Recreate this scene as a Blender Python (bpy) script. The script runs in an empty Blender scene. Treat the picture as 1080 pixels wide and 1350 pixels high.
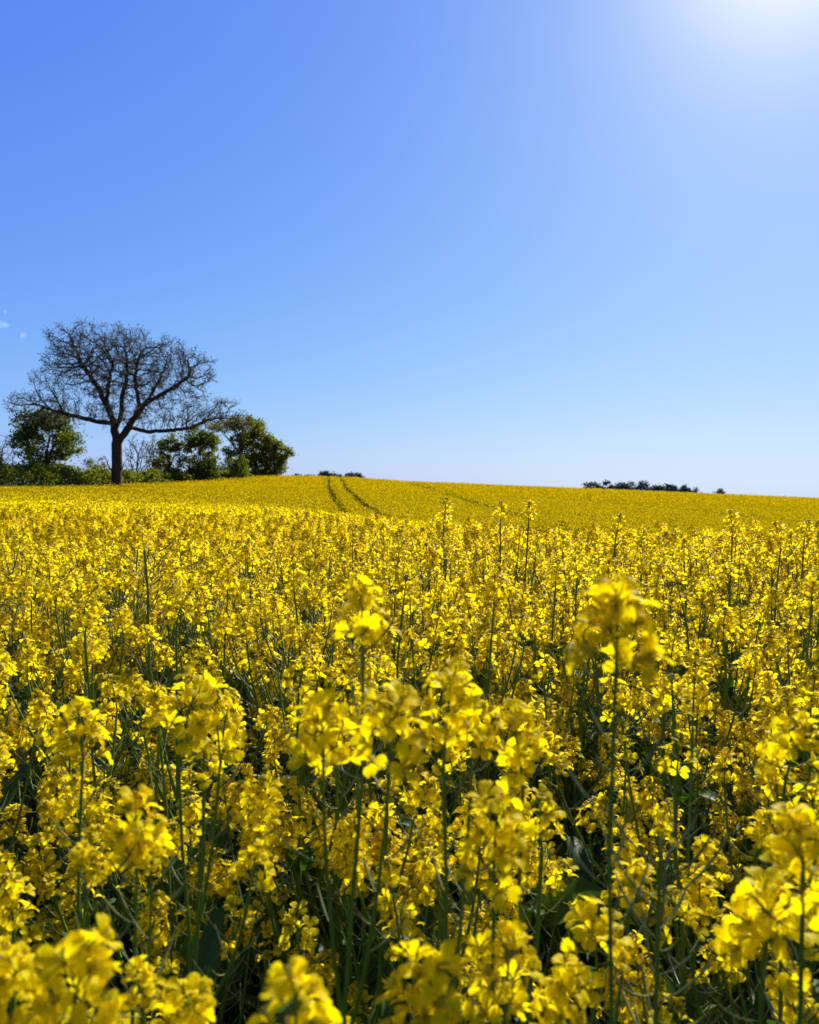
import bpy, math, random
import numpy as np
from mathutils import Matrix, Vector

# ------------------------------------------------------------------ camera, sky, sun, exposure
S = bpy.context.scene
C = S.collection
rad = math.radians
PITCH = rad(-1.86)
EYE = np.array([0.0, 0.0, 1.60])
EXPO = 1.08
SUN_EL, SUN_AZ = 33.0, 25.0          # degrees; azimuth clockwise from +Y (view direction)

cd = bpy.data.cameras.new('camera')
cam = bpy.data.objects.new('camera', cd)
C.objects.link(cam)
cam.location = EYE
cam.rotation_euler = (rad(90) + PITCH, 0, 0)
cd.sensor_fit = 'HORIZONTAL'
cd.sensor_width = 36.0
cd.lens = 36.0
cd.clip_start = 0.02
cd.clip_end = 9000
cd.dof.use_dof = True
cd.dof.focus_distance = 2.3
cd.dof.aperture_fstop = 11.0
S.camera = cam

w = bpy.data.worlds.new('World')
S.world = w
w.use_nodes = True
nt = w.node_tree
bg = nt.nodes['Background']
sky = nt.nodes.new('ShaderNodeTexSky')
sky.sky_type = 'NISHITA'
sky.sun_disc = False
sky.sun_elevation = rad(SUN_EL)
sky.sun_rotation = rad(SUN_AZ)
sky.altitude = 200
sky.air_density = 1.0
sky.dust_density = 0.5
sky.ozone_density = 4.0
# the deep clear blue of that spring sky: each channel of the physical sky brought to the photograph's contrast,
# plus the bright aureole of the air round the sun
STR = 0.10
sp = nt.nodes.new('ShaderNodeSeparateColor')
cb = nt.nodes.new('ShaderNodeCombineColor')
nt.links.new(sky.outputs[0], sp.inputs[0])
sunv = (math.sin(rad(SUN_AZ)) * math.cos(rad(SUN_EL)), math.cos(rad(SUN_AZ)) * math.cos(rad(SUN_EL)), math.sin(rad(SUN_EL)))
tcw = nt.nodes.new('ShaderNodeTexCoord')
dot = nt.nodes.new('ShaderNodeVectorMath')
dot.operation = 'DOT_PRODUCT'
dot.inputs[1].default_value = sunv
nt.links.new(tcw.outputs['Generated'], dot.inputs[0])
mxz = nt.nodes.new('ShaderNodeMath')
mxz.operation = 'MAXIMUM'
nt.links.new(dot.outputs['Value'], mxz.inputs[0])
mxz.inputs[1].default_value = 0.0
halo = nt.nodes.new('ShaderNodeMath')
halo.operation = 'POWER'
nt.links.new(mxz.outputs[0], halo.inputs[0])
halo.inputs[1].default_value = 165.0
for ch, (gm, gn, hl, cap) in enumerate(((0.955, 0.0710, 0.62, 0.72), (0.805, 0.1230, 0.46, 0.98), (0.180, 0.6600, 0.10, 0.0))):
    pw = nt.nodes.new('ShaderNodeMath')
    pw.operation = 'POWER'
    nt.links.new(sp.outputs[ch], pw.inputs[0])
    pw.inputs[1].default_value = gm
    ml = nt.nodes.new('ShaderNodeMath')
    ml.operation = 'MULTIPLY'
    nt.links.new(pw.outputs[0], ml.inputs[0])
    ml.inputs[1].default_value = gn
    if cap:                       # a soft shoulder, so that the horizon keeps its pale blue
        a4 = nt.nodes.new('ShaderNodeMath')
        a4.operation = 'DIVIDE'
        nt.links.new(ml.outputs[0], a4.inputs[0])
        a4.inputs[1].default_value = cap
        b4 = nt.nodes.new('ShaderNodeMath')
        b4.operation = 'POWER'
        nt.links.new(a4.outputs[0], b4.inputs[0])
        b4.inputs[1].default_value = 4.0
        c4 = nt.nodes.new('ShaderNodeMath')
        c4.operation = 'ADD'
        nt.links.new(b4.outputs[0], c4.inputs[0])
        c4.inputs[1].default_value = 1.0
        d4 = nt.nodes.new('ShaderNodeMath')
        d4.operation = 'POWER'
        nt.links.new(c4.outputs[0], d4.inputs[0])
        d4.inputs[1].default_value = -0.25
        e4 = nt.nodes.new('ShaderNodeMath')
        e4.operation = 'MULTIPLY'
        nt.links.new(ml.outputs[0], e4.inputs[0])
        nt.links.new(d4.outputs[0], e4.inputs[1])
        ml = e4
    sc_ = nt.nodes.new('ShaderNodeMath')
    sc_.operation = 'MULTIPLY'
    nt.links.new(ml.outputs[0], sc_.inputs[0])
    sc_.inputs[1].default_value = 1.0 / STR / 2 ** EXPO
    ml = sc_
    ad = nt.nodes.new('ShaderNodeMath')
    ad.operation = 'MULTIPLY_ADD'
    nt.links.new(halo.outputs[0], ad.inputs[0])
    ad.inputs[1].default_value = hl / STR / 2 ** EXPO
    nt.links.new(ml.outputs[0], ad.inputs[2])
    nt.links.new(ad.outputs[0], cb.inputs[ch])
nt.links.new(cb.outputs[0], bg.inputs[0])
bg.inputs[1].default_value = STR

sd = bpy.data.lights.new('sun', 'SUN')
sd.energy = 5.0
sd.angle = rad(0.5)
sd.color = (1.0, 0.97, 0.90)
so = bpy.data.objects.new('sun', sd)
C.objects.link(so)
sv = Vector((math.sin(rad(SUN_AZ)) * math.cos(rad(SUN_EL)), math.cos(rad(SUN_AZ)) * math.cos(rad(SUN_EL)), math.sin(rad(SUN_EL))))
so.rotation_euler = sv.to_track_quat('Z', 'Y').to_euler()
so.location = (20, 40, 60)

S.view_settings.view_transform = 'Standard'
S.view_settings.look = 'None'
S.view_settings.exposure = EXPO
S.view_settings.gamma = 1.0
try:
    S.render.engine = 'CYCLES'
    S.cycles.max_bounces = 8
    S.cycles.diffuse_bounces = 6
    S.cycles.transmission_bounces = 4
    S.cycles.transparent_max_bounces = 10
    S.cycles.caustics_reflective = False
    S.cycles.caustics_refractive = False
    S.cycles.use_denoising = True
    S.cycles.denoiser = "OPENIMAGEDENOISE"
    S.cycles.denoising_input_passes = "RGB_ALBEDO_NORMAL"
    S.cycles.denoising_prefilter = "ACCURATE"
except Exception:
    pass

rng = np.random.default_rng(7)
random.seed(7)


# ------------------------------------------------------------------ helpers
def at(px, row, Y):
    """world point seen at photo pixel (px,row) at forward distance Y"""
    cx = (px - 540) / 1080.0
    cz = (675 - row) / 1080.0
    cp, sp = math.cos(PITCH), math.sin(PITCH)
    d = np.array([cx, cp - cz * sp, sp + cz * cp])
    return EYE + d * (Y / d[1])


class MB:
    def __init__(self):
        self.v, self.f4, self.m4, self.f3, self.m3, self.n = [], [], [], [], [], 0

    def add(self, v, q=None, t=None, mq=0, mt=0):
        v = np.asarray(v, dtype=np.float32).reshape(-1, 3)
        if q is not None and len(q):
            q = np.asarray(q, dtype=np.int32).reshape(-1, 4) + self.n
            self.f4.append(q)
            self.m4.append(np.broadcast_to(np.asarray(mq, dtype=np.int32), (len(q),)))
        if t is not None and len(t):
            t = np.asarray(t, dtype=np.int32).reshape(-1, 3) + self.n
            self.f3.append(t)
            self.m3.append(np.broadcast_to(np.asarray(mt, dtype=np.int32), (len(t),)))
        self.v.append(v)
        self.n += len(v)

    def cat(self):
        z = lambda l, k: np.concatenate(l) if l else np.zeros((0, k) if k else (0,), np.int32)
        return (np.concatenate(self.v) if self.v else np.zeros((0, 3), np.float32), z(self.f4, 4), z(self.m4, 0), z(self.f3, 3), z(self.m3, 0))

    def add_cat(self, c, M=None, T=None, mats=None):
        """append a concatenated mesh, transformed by 3x3 M and offset T"""
        v, q, mq, t, mt = c
        if M is not None:
            v = v @ np.asarray(M, dtype=np.float32).T
        if T is not None:
            v = v + np.asarray(T, dtype=np.float32)
        self.add(v, q, t, mq, mt)

    def add_many(self, c, Ms, Ts):
        """append many copies at once; Ms (K,3,3), Ts (K,3)"""
        v, q, mq, t, mt = c
        K = len(Ts)
        if K == 0:
            return
        V = np.einsum('kij,nj->kni', Ms, v).astype(np.float32) + Ts[:, None, :].astype(np.float32)
        off = (np.arange(K, dtype=np.int32) * len(v))[:, None, None]
        Q = (q[None] + off).reshape(-1, 4) if len(q) else None
        Tt = (t[None] + off).reshape(-1, 3) if len(t) else None
        self.add(V.reshape(-1, 3), Q, Tt, np.tile(mq, K), np.tile(mt, K))

    def mesh(self, name, mats, smooth=True):
        v, q, mq, t, mt = self.cat()
        me = bpy.data.meshes.new(name)
        me.vertices.add(len(v))
        me.vertices.foreach_set('co', v.ravel())
        nl = len(q) * 4 + len(t) * 3
        me.loops.add(nl)
        me.loops.foreach_set('vertex_index', np.concatenate([q.ravel(), t.ravel()]).astype(np.int32))
        me.polygons.add(len(q) + len(t))
        ls = np.concatenate([np.arange(len(q)) * 4, len(q) * 4 + np.arange(len(t)) * 3]).astype(np.int32)
        me.polygons.foreach_set('loop_start', ls)
        me.polygons.foreach_set('material_index', np.concatenate([mq, mt]).astype(np.int32))
        me.polygons.foreach_set('use_smooth', np.full(len(q) + len(t), smooth))
        for m in mats:
            me.materials.append(m)
        me.update(calc_edges=True)
        return me


def link(name, me, parent=None, mat=None):
    o = bpy.data.objects.new(name, me)
    C.objects.link(o)
    if parent is not None:
        o.parent = parent
    if mat is not None:
        o.matrix_local = mat
    return o


def tag(o, label=None, cat=None, group=None, kind=None):
    if label:
        o['label'] = label
    if cat:
        o['category'] = cat
    if group:
        o['group'] = group
    if kind:
        o['kind'] = kind
    return o


def empty(name, loc, label, cat, group=None):
    o = bpy.data.objects.new(name, None)
    o.empty_display_size = 0.1
    o.location = loc
    C.objects.link(o)
    return tag(o, label, cat, group)


def unit(v):
    v = np.asarray(v, float)
    return v / (np.linalg.norm(v) + 1e-12)


def frame(axis, spin=0.0):
    z = unit(axis)
    r = np.array([1.0, 0, 0]) if abs(z[0]) < 0.8 else np.array([0, 1.0, 0])
    x = unit(np.cross(r, z))
    y = np.cross(z, x)
    c, s = math.cos(spin), math.sin(spin)
    return np.stack([c * x + s * y, -s * x + c * y, z], axis=1)


def mat4(M, T, s=1.0):
    m = Matrix.Identity(4)
    for i in range(3):
        for j in range(3):
            m[i][j] = float(M[i, j] * s)
        m[i][3] = float(T[i])
    return m


def tube(mb, P, R, n=5, m=0):
    P = np.asarray(P, float)
    R = np.broadcast_to(np.asarray(R, float), (len(P),))
    T = np.gradient(P, axis=0)
    T /= np.linalg.norm(T, axis=1, keepdims=True) + 1e-12
    ref = np.array([0.31, 0.87, 0.2]) if abs(T[:, 1]).mean() < 0.7 else np.array([1.0, 0.1, 0.2])
    X = np.cross(ref, T)
    X /= np.linalg.norm(X, axis=1, keepdims=True) + 1e-12
    Y = np.cross(T, X)
    a = np.arange(n) * 2 * math.pi / n
    V = P[:, None] + R[:, None, None] * (np.cos(a)[None, :, None] * X[:, None] + np.sin(a)[None, :, None] * Y[:, None])
    k = len(P)
    i = np.arange(k - 1)[:, None] * n
    j = np.arange(n)[None]
    j2 = (j + 1) % n
    Q = np.stack([i + j, i + j2, i + n + j2, i + n + j], axis=-1).reshape(-1, 4)
    mb.add(V.reshape(-1, 3), Q, None, m)


def bez(p0, p1, p2, n):
    t = np.linspace(0, 1, n)[:, None]
    return (1 - t) ** 2 * np.asarray(p0) + 2 * t * (1 - t) * np.asarray(p1) + t * t * np.asarray(p2)


def rand_rot(K, r=rng):
    q = r.normal(size=(K, 4))
    q /= np.linalg.norm(q, axis=1, keepdims=True)
    a, b, c, d = q.T
    return np.stack([np.stack([1 - 2 * (c * c + d * d), 2 * (b * c - a * d), 2 * (b * d + a * c)], -1),
                     np.stack([2 * (b * c + a * d), 1 - 2 * (b * b + d * d), 2 * (c * d - a * b)], -1),
                     np.stack([2 * (b * d - a * c), 2 * (c * d + a * b), 1 - 2 * (b * b + c * c)], -1)], 1)


def rotz(a):
    a = np.asarray(a, float)
    M = np.zeros(a.shape + (3, 3))
    M[..., 0, 0] = np.cos(a)
    M[..., 0, 1] = -np.sin(a)
    M[..., 1, 0] = np.sin(a)
    M[..., 1, 1] = np.cos(a)
    M[..., 2, 2] = 1
    return M


# ------------------------------------------------------------------ materials
def leafy(name, cols, rough=0.55, trans=0.4, tcol=None, spec=0.3, scale=0.0, island=True, thin=0.0, obj=0.0):
    """diffuse + translucent surface whose colour varies from piece to piece"""
    m = bpy.data.materials.new(name)
    m.use_nodes = True
    t = m.node_tree
    N, L = t.nodes, t.links
    N.clear()
    out = N.new('ShaderNodeOutputMaterial')
    pr = N.new('ShaderNodeBsdfPrincipled')
    pr.inputs['Roughness'].default_value = rough
    pr.inputs['Specular IOR Level'].default_value = spec
    ramp = N.new('ShaderNodeValToRGB')
    el = ramp.color_ramp.elements
    while len(el) < len(cols):
        el.new(0.5)
    for k, c in enumerate(cols):
        el[k].position = k / max(1, len(cols) - 1)
        el[k].color = (*c, 1)
    g = N.new('ShaderNodeNewGeometry')
    fac = g.outputs['Random Per Island']
    if obj:
        oi = N.new('ShaderNodeObjectInfo')
        m3 = N.new('ShaderNodeMix')
        m3.inputs[0].default_value = obj
        L.new(fac, m3.inputs[2])
        L.new(oi.outputs['Random'], m3.inputs[3])
        fac = m3.outputs[0]
    if scale:
        no = N.new('ShaderNodeTexNoise')
        tc = N.new('ShaderNodeTexCoord')
        no.inputs['Scale'].default_value = scale
        no.inputs['Detail'].default_value = 4
        L.new(tc.outputs['Object'], no.inputs['Vector'])
        mx = N.new('ShaderNodeMath')
        mx.operation = 'MULTIPLY_ADD'
        L.new(no.outputs['Fac'], mx.inputs[0])
        mx.inputs[1].default_value = 1.0 if not island else 0.6
        if island:
            mm = N.new('ShaderNodeMath')
            mm.operation = 'MULTIPLY'
            L.new(fac, mm.inputs[0])
            mm.inputs[1].default_value = 0.45
            L.new(mm.outputs[0], mx.inputs[2])
        else:
            mx.inputs[2].default_value = 0.0
        fac = mx.outputs[0]
    L.new(fac, ramp.inputs[0])
    L.new(ramp.outputs[0], pr.inputs['Base Color'])
    last = pr.outputs[0]
    if trans > 0:
        tr = N.new('ShaderNodeBsdfTranslucent')
        if tcol:
            mc = N.new('ShaderNodeMix')
            mc.data_type = 'RGBA'
            mc.blend_type = 'MULTIPLY'
            mc.inputs[0].default_value = 1.0
            L.new(ramp.outputs[0], mc.inputs[6])
            mc.inputs[7].default_value = (*tcol, 1)
            L.new(mc.outputs[2], tr.inputs[0])
        else:
            L.new(ramp.outputs[0], tr.inputs[0])
        ms = N.new('ShaderNodeMixShader')
        ms.inputs[0].default_value = trans
        L.new(pr.outputs[0], ms.inputs[1])
        L.new(tr.outputs[0], ms.inputs[2])
        last = ms.outputs[0]
    if thin > 0:
        tp = N.new('ShaderNodeBsdfTransparent')
        L.new(ramp.outputs[0], tp.inputs[0])
        m2 = N.new('ShaderNodeMixShader')
        m2.inputs[0].default_value = thin
        L.new(last, m2.inputs[1])
        L.new(tp.outputs[0], m2.inputs[2])
        last = m2.outputs[0]
    L.new(last, out.inputs[0])
    return m


PETAL = leafy('petal_yellow', [(0.91, 0.67, 0.001), (0.95, 0.755, 0.002), (0.96, 0.81, 0.004)], 0.5, 0.64, None, 0.06, 350.0, thin=0.24, obj=0.35)
FARPETAL = leafy('crop_yellow_shaded', [(0.50, 0.345, 0.001), (0.57, 0.40, 0.002), (0.64, 0.46, 0.003)], 0.8, 0.36, None, 0.0)  # petals mixed with stems, plus canopy self-shading put into the darker colour
FARGREEN = leafy('crop_green', [(0.09, 0.085, 0.006), (0.20, 0.165, 0.008)], 0.9, 0.3, None, 0.0)
BUD = leafy('bud_green_yellow', [(0.30, 0.30, 0.02), (0.55, 0.45, 0.02)], 0.5, 0.25)
STEM = leafy('stem_green', [(0.07, 0.12, 0.008), (0.125, 0.19, 0.015)], 0.6, 0.0, None, 0.08, 14.0)
POD = leafy('pod_green', [(0.10, 0.12, 0.02), (0.19, 0.21, 0.05)], 0.5, 0.0, None, 0.2)
LEAF = leafy('leaf_green', [(0.02, 0.045, 0.008), (0.04, 0.08, 0.012), (0.06, 0.105, 0.02)], 0.55, 0.3, (1.2, 1.4, 0.4), 0.09, 9.0)
DRY = leafy('dry_stalk', [(0.22, 0.20, 0.12), (0.36, 0.34, 0.25)], 0.6, 0.0)
SOIL = leafy('soil', [(0.02, 0.022, 0.010), (0.05, 0.042, 0.022), (0.045, 0.055, 0.018)], 0.95, 0.0, None, 0.05, 3.0, False)
BARK = leafy('bark', [(0.018, 0.013, 0.009), (0.045, 0.033, 0.023)], 0.9, 0.0, None, 0.1, 2.5, False)
TWIG = leafy('twig', [(0.05, 0.042, 0.035), (0.10, 0.085, 0.07)], 0.85, 0.0, None, 0.1)
BUDLEAF = leafy('opening_leaf', [(0.045, 0.05, 0.012), (0.085, 0.07, 0.022), (0.08, 0.10, 0.02)], 0.6, 0.35)
FOLD = leafy('foliage_dark', [(0.045, 0.065, 0.008), (0.09, 0.12, 0.012), (0.14, 0.17, 0.016)], 0.6, 0.55, (1.4, 1.35, 0.5), 0.1, thin=0.18)
FOLM = leafy('foliage_mid', [(0.07, 0.08, 0.010), (0.14, 0.15, 0.014), (0.19, 0.20, 0.02)], 0.6, 0.55, (1.4, 1.35, 0.5), 0.1, thin=0.2)
FOLH = leafy('foliage_hedge', [(0.08, 0.10, 0.012), (0.14, 0.165, 0.018), (0.20, 0.22, 0.024)], 0.6, 0.55, (1.4, 1.35, 0.5), 0.1, thin=0.22)
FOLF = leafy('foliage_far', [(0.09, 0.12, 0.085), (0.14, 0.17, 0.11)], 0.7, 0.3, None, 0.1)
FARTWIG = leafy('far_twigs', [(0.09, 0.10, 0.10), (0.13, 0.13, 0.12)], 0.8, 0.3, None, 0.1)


# ------------------------------------------------------------------ terrain
def interp(s, xs, ys):
    return np.interp(s, xs, ys)


def ground_z(x, y):
    x = np.asarray(x, float)
    y = np.asarray(y, float)
    s = np.clip(x / np.maximum(y, 8.0), -0.7, 0.7)
    k = [-0.7, -0.45, -0.36, -0.17, -0.08, 0.0, 0.2, 0.5, 0.7]
    valley = interp(s, k, [0.10, 0.02, -0.05, -0.50, -0.95, -1.25, -2.0, -2.8, -3.2])
    mid = interp(s, k, [0.60, 0.45, 0.40, 0.25, 0.02, -0.35, -1.2, -2.2, -2.7])
    crest = interp(s, k, [1.6, 1.60, 1.65, 2.07, 1.75, 0.95, -0.25, -2.1, -3.2])
    ys = np.array([-1e4, 4.0, 12.0, 44.0, 95.0, 150.0, 215.0, 420.0, 1500.0, 4000.0])
    near = interp(s, k, [0.0, -0.02, -0.04, -0.10, -0.18, -0.28, -0.42, -0.52, -0.55])
    zs = [0 * s, 0 * s, near, valley, mid, crest, crest - 3.2, crest - 14.0, crest - 80.0, crest - 240.0]
    m = []
    for i in range(1, 9):
        d = (zs[i + 1] - zs[i - 1]) / min(ys[i + 1] - ys[i - 1], 1e4)
        m.append(d)
    m = [0 * s] + m + [(zs[9] - zs[8]) / 2500]
    m[1] = 0 * s
    m[5] = m[5] * 0.35
    z = np.zeros_like(s)
    for i in range(9):
        h = ys[i + 1] - ys[i]
        t = np.clip((y - ys[i]) / h, 0, 1)
        hz = ((1 + 2 * t) * (1 - t) ** 2 * zs[i] + t * (1 - t) ** 2 * h * m[i] + t * t * (3 - 2 * t) * zs[i + 1] + t * t * (t - 1) * h * m[i + 1])
        z = np.where((y >= ys[i]) & (y <= ys[i + 1]), hz, z)
    return z


def hedge_x(y):
    return -40 + (np.asarray(y, float) - 80) * 0.225


def in_field(x, y):
    return x > hedge_x(y) + 1.6


TRACKS = [
    (np.array([(0.2, 14), (-1.3, 25), (-3.45, 43), (-9.3, 95), (-14.9, 150), (-17, 165)]), 0.30),
    (np.array([(2.2, 14), (0.75, 25), (-1.4, 43), (-7.25, 95), (-12.75, 150), (-15, 165)]), 0.30),
    (np.array([(-3.5, 165), (-1.3, 148), (2.6, 112), (6.6, 72), (9.5, 46)]), 0.50),
    (np.array([(7.5, 160), (20.5, 140), (34, 120), (49, 98), (62, 80)]), 0.55),
    (np.array([(12, 112), (23, 92), (32, 74), (40, 58)]), 0.40),
]


def track_mask(x, y):
    """True inside a wheel track"""
    x = np.asarray(x, float)
    y = np.asarray(y, float)
    out = np.zeros(np.broadcast(x, y).shape, bool)
    x = x + 0.13 * rng.normal(size=out.shape)
    y = y + 0.10 * rng.normal(size=out.shape)
    for P, hw in TRACKS:
        for (ax, ay), (bx, by) in zip(P[:-1], P[1:]):
            dx, dy = bx - ax, by - ay
            t = np.clip(((x - ax) * dx + (y - ay) * dy) / (dx * dx + dy * dy), 0, 1)
            out |= np.hypot(x - ax - t * dx, y - ay - t * dy) < hw
    return out


xs = np.concatenate([-np.geomspace(2600, 30, 26), np.linspace(-28, 28, 57), np.geomspace(30, 2600, 26)])
ys = np.concatenate([[-300, -100, -40, -15, -6], np.linspace(-3, 20, 47), np.geomspace(21, 4000, 120)])
gx, gy = np.meshgrid(xs, ys)
gz = ground_z(gx, gy) + np.where(gy < 25, 0.012 * rng.normal(size=gx.shape), 0)
nx, ny = len(xs), len(ys)
i, j = np.meshgrid(np.arange(ny - 1), np.arange(nx - 1), indexing='ij')
q = np.stack([i * nx + j, i * nx + j + 1, (i + 1) * nx + j + 1, (i + 1) * nx + j], -1).reshape(-1, 4)
mb = MB()
mb.add(np.stack([gx, gy, gz], -1).reshape(-1, 3), q)
tag(link('ground', mb.mesh('ground', [SOIL])), kind='structure')

# ------------------------------------------------------------------ flower, head and leaf shapes
PET_U = [(0.0006, 0.0, 0.0007), (0.0021, 0.0028, 0.0012), (0.0047, 0.0043, 0.0034), (0.0076, 0.0050, 0.0043), (0.0094, 0.0046, 0.0036), (0.0103, 0.0040, 0.0012)]


def petal(r, across=4, opened=1.0):
    cup = r.uniform(-0.10, 0.35)
    lift = r.uniform(-0.0015, 0.0025)
    tw = r.uniform(-0.35, 0.35)
    L = r.uniform(0.92, 1.12)
    wv = np.linspace(-1, 1, across + 1)
    V = []
    for k, (rr, zz, ww) in enumerate(PET_U):
        f = k / 5.0
        rr2 = 0.0006 + (rr - 0.0006) * L * (1 if k < 2 else opened)
        z = zz + lift * f + (1 - opened) * 0.007 * f
        y = ww * wv * r.uniform(0.93, 1.07)
        V.append(np.stack([rr2 - 0.0009 * (k == 5) * np.cos(wv * math.pi), y,
                           z + cup * ww * wv ** 2 + tw * y * f + 0.00025 * np.sin(wv * 5 + k)], -1))
    V = np.array(V)
    n = across + 1
    i, j = np.meshgrid(np.arange(5), np.arange(across), indexing='ij')
    q = np.stack([i * n + j, (i + 1) * n + j, (i + 1) * n + j + 1, i * n + j + 1], -1).reshape(-1, 4)
    return V.reshape(-1, 3), q


def flower_hi(seed):
    r = np.random.default_rng(seed)
    mb = MB()
    op = r.uniform(0.78, 1.0)
    a0 = 0.0
    for k in range(4):
        v, q = petal(r, 4, op)
        a = k * math.pi / 2 + (0.16 if k % 2 else -0.16) + r.normal() * 0.12
        mb.add(v @ rotz(a).T, q, None, 0)
    for k in range(6):
        a = k * math.pi / 3 + r.normal() * 0.1
        tip = np.array([0.0019 * math.cos(a), 0.0019 * math.sin(a), 0.0066 + r.normal() * 0.0006])
        tube(mb, [(0.0004 * math.cos(a), 0.0004 * math.sin(a), 0.0006), tip * [0.7, 0.7, 0.75], tip, tip + [0, 0, 0.0013]], [0.00022, 0.00025, 0.0006, 0.0002], 4, 1)
    for k in range(4):
        a = k * math.pi / 2 + math.pi / 4
        c, s = math.cos(a), math.sin(a)
        P = [(0.0005, -0.0006, -0.0004), (0.0005, 0.0006, -0.0004), (0.0026, 0.0008, 0.0024), (0.0026, -0.0008, 0.0024), (0.0036, 0, 0.0042)]
        mb.add(np.array(P) @ rotz(a).T, [(0, 1, 2, 3)], [(3, 2, 4)], 1, 1)
    return mb.cat()


def flower_lo(seed):
    r = np.random.default_rng(seed)
    mb = MB()
    for k in range(4):
        a = k * math.pi / 2 + r.normal() * 0.25
        L = r.uniform(0.95, 1.15)
        h = r.uniform(0.001, 0.005)
        P = np.array([(0.0008, -0.0008, 0.0008), (0.0062, -0.0046, 0.0045), (0.0104, -0.0022, h), (0.0104, 0.0022, h), (0.0062, 0.0046, 0.0045), (0.0008, 0.0008, 0.0008)])
        mb.add(P * [L, 1, 1] @ rotz(a).T, [(0, 1, 4, 5), (1, 2, 3, 4)], None, 0)
    return mb.cat()


FL_HI = [flower_hi(100 + k) for k in range(8)]
FL_LO = [flower_lo(200 + k) for k in range(6)]
FLMATS = [PETAL, BUD]


def ellipsoid(mb, c, ax, a, b, m):
    F = frame(ax)
    V = []
    for zz, rr in ((-1, 0.25), (-0.45, 0.85), (0.35, 0.9), (1, 0.2)):
        for k in range(5):
            t = k * 2 * math.pi / 5
            V.append((b * rr * math.cos(t), b * rr * math.sin(t), a * zz))
    V = np.array(V) @ F.T + c
    Q = [(i * 5 + k, i * 5 + (k + 1) % 5, i * 5 + 5 + (k + 1) % 5, i * 5 + 5 + k) for i in range(3) for k in range(5)]
    mb.add(V, Q, [(15, 16, 17), (15, 17, 18), (15, 18, 19)], m, m)


def head_layout(seed, n=None, length=None, big=1.0):
    """rachis with pedicels and buds, and where each open flower sits"""
    r = np.random.default_rng(seed)
    n = n or int(r.integers(11, 18))
    Lh = length or r.uniform(0.05, 0.078)
    bend = r.normal(size=2) * 0.006
    P = lambda t: np.array([bend[0] * t * t, bend[1] * t * t, Lh * t])
    mb = MB()
    tube(mb, [P(t) for t in np.linspace(-0.05, 1, 6)], np.linspace(0.0016, 0.0009, 6), 5, 1)
    fl = []
    a = r.uniform(0, 6.28)
    for k in range(n):
        t = 0.08 + (0.74 if big == 1.0 else 0.86) * (k + 0.5) / n
        a += 2.4 + r.normal() * 0.25
        el = rad(12 + 48 * t + r.normal() * 9)
        d = np.array([math.cos(a) * math.cos(el), math.sin(a) * math.cos(el), math.sin(el)])
        pl = (0.0185 - 0.008 * t) * r.uniform(0.8, 1.2) * (1.15 if big > 1 else 1)
        p0 = P(t)
        p1 = p0 + d * pl
        tube(mb, bez(p0, p0 + d * pl * 0.5 + [0, 0, 0.001], p1, 4), 0.00055, 3, 1)
        fax = unit(d * 0.8 + np.array([0, 0, 0.45 if big == 1.0 else 0.12]) + r.normal(size=3) * 0.22)
        fl.append((p1, frame(fax, r.uniform(0, 6.28)), big * r.uniform(1.08, 1.38) * (1 - 0.12 * t), int(r.integers(0, 8))))
    nb = int(r.integers(12, 20)) if big == 1.0 else int(r.integers(6, 10))
    for k in range(nb):
        a += 2.4
        t = k / nb
        el = rad(30 + 60 * t)
        d = np.array([math.cos(a) * math.cos(el), math.sin(a) * math.cos(el), math.sin(el)])
        c = P(0.86 + 0.12 * t) + d * (0.011 - 0.006 * t)
        ellipsoid(mb, c, d, 0.0036 - 0.001 * t, 0.0016, 2 if r.random() < 0.75 else 0)
        if t < 0.7:
            tube(mb, [P(0.86), c], 0.0004, 3, 1)
    return mb, fl, Lh


HMATS = [PETAL, STEM, BUD]


def head_full(seed, n=None):
    mb, fl, Lh = head_layout(seed, n)
    for p, F, s, k in fl:
        v, q, mq, t, mt = FL_HI[k]
        mb.add((v * s) @ F.T + p, q, t, np.where(mq == 0, 0, 2), np.where(mt == 0, 0, 2))
    return mb, Lh


NHEAD = 16
HEADS = []
for k in range(NHEAD):
    mbh, Lh = head_full(500 + k, None if k % 4 else 6 + k // 4)
    HEADS.append((mbh.mesh('flower_head', HMATS), Lh))


def head_low(seed):
    r = np.random.default_rng(seed)
    _, fl, Lh = head_layout(seed, int(r.integers(11, 17)))
    mb = MB()
    for p, F, s, k in fl:
        v, q, mq, t, mt = FL_LO[k % 6]
        mb.add((v * s * 1.06) @ F.T + p, q, t, 0, 0)
    ellipsoid(mb, np.array([0, 0, Lh * 0.98]), [0, 0, 1], 0.008, 0.005, 2)
    return mb.cat(), Lh


HEAD_LO = [head_low(700 + k) for k in range(8)]


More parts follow.
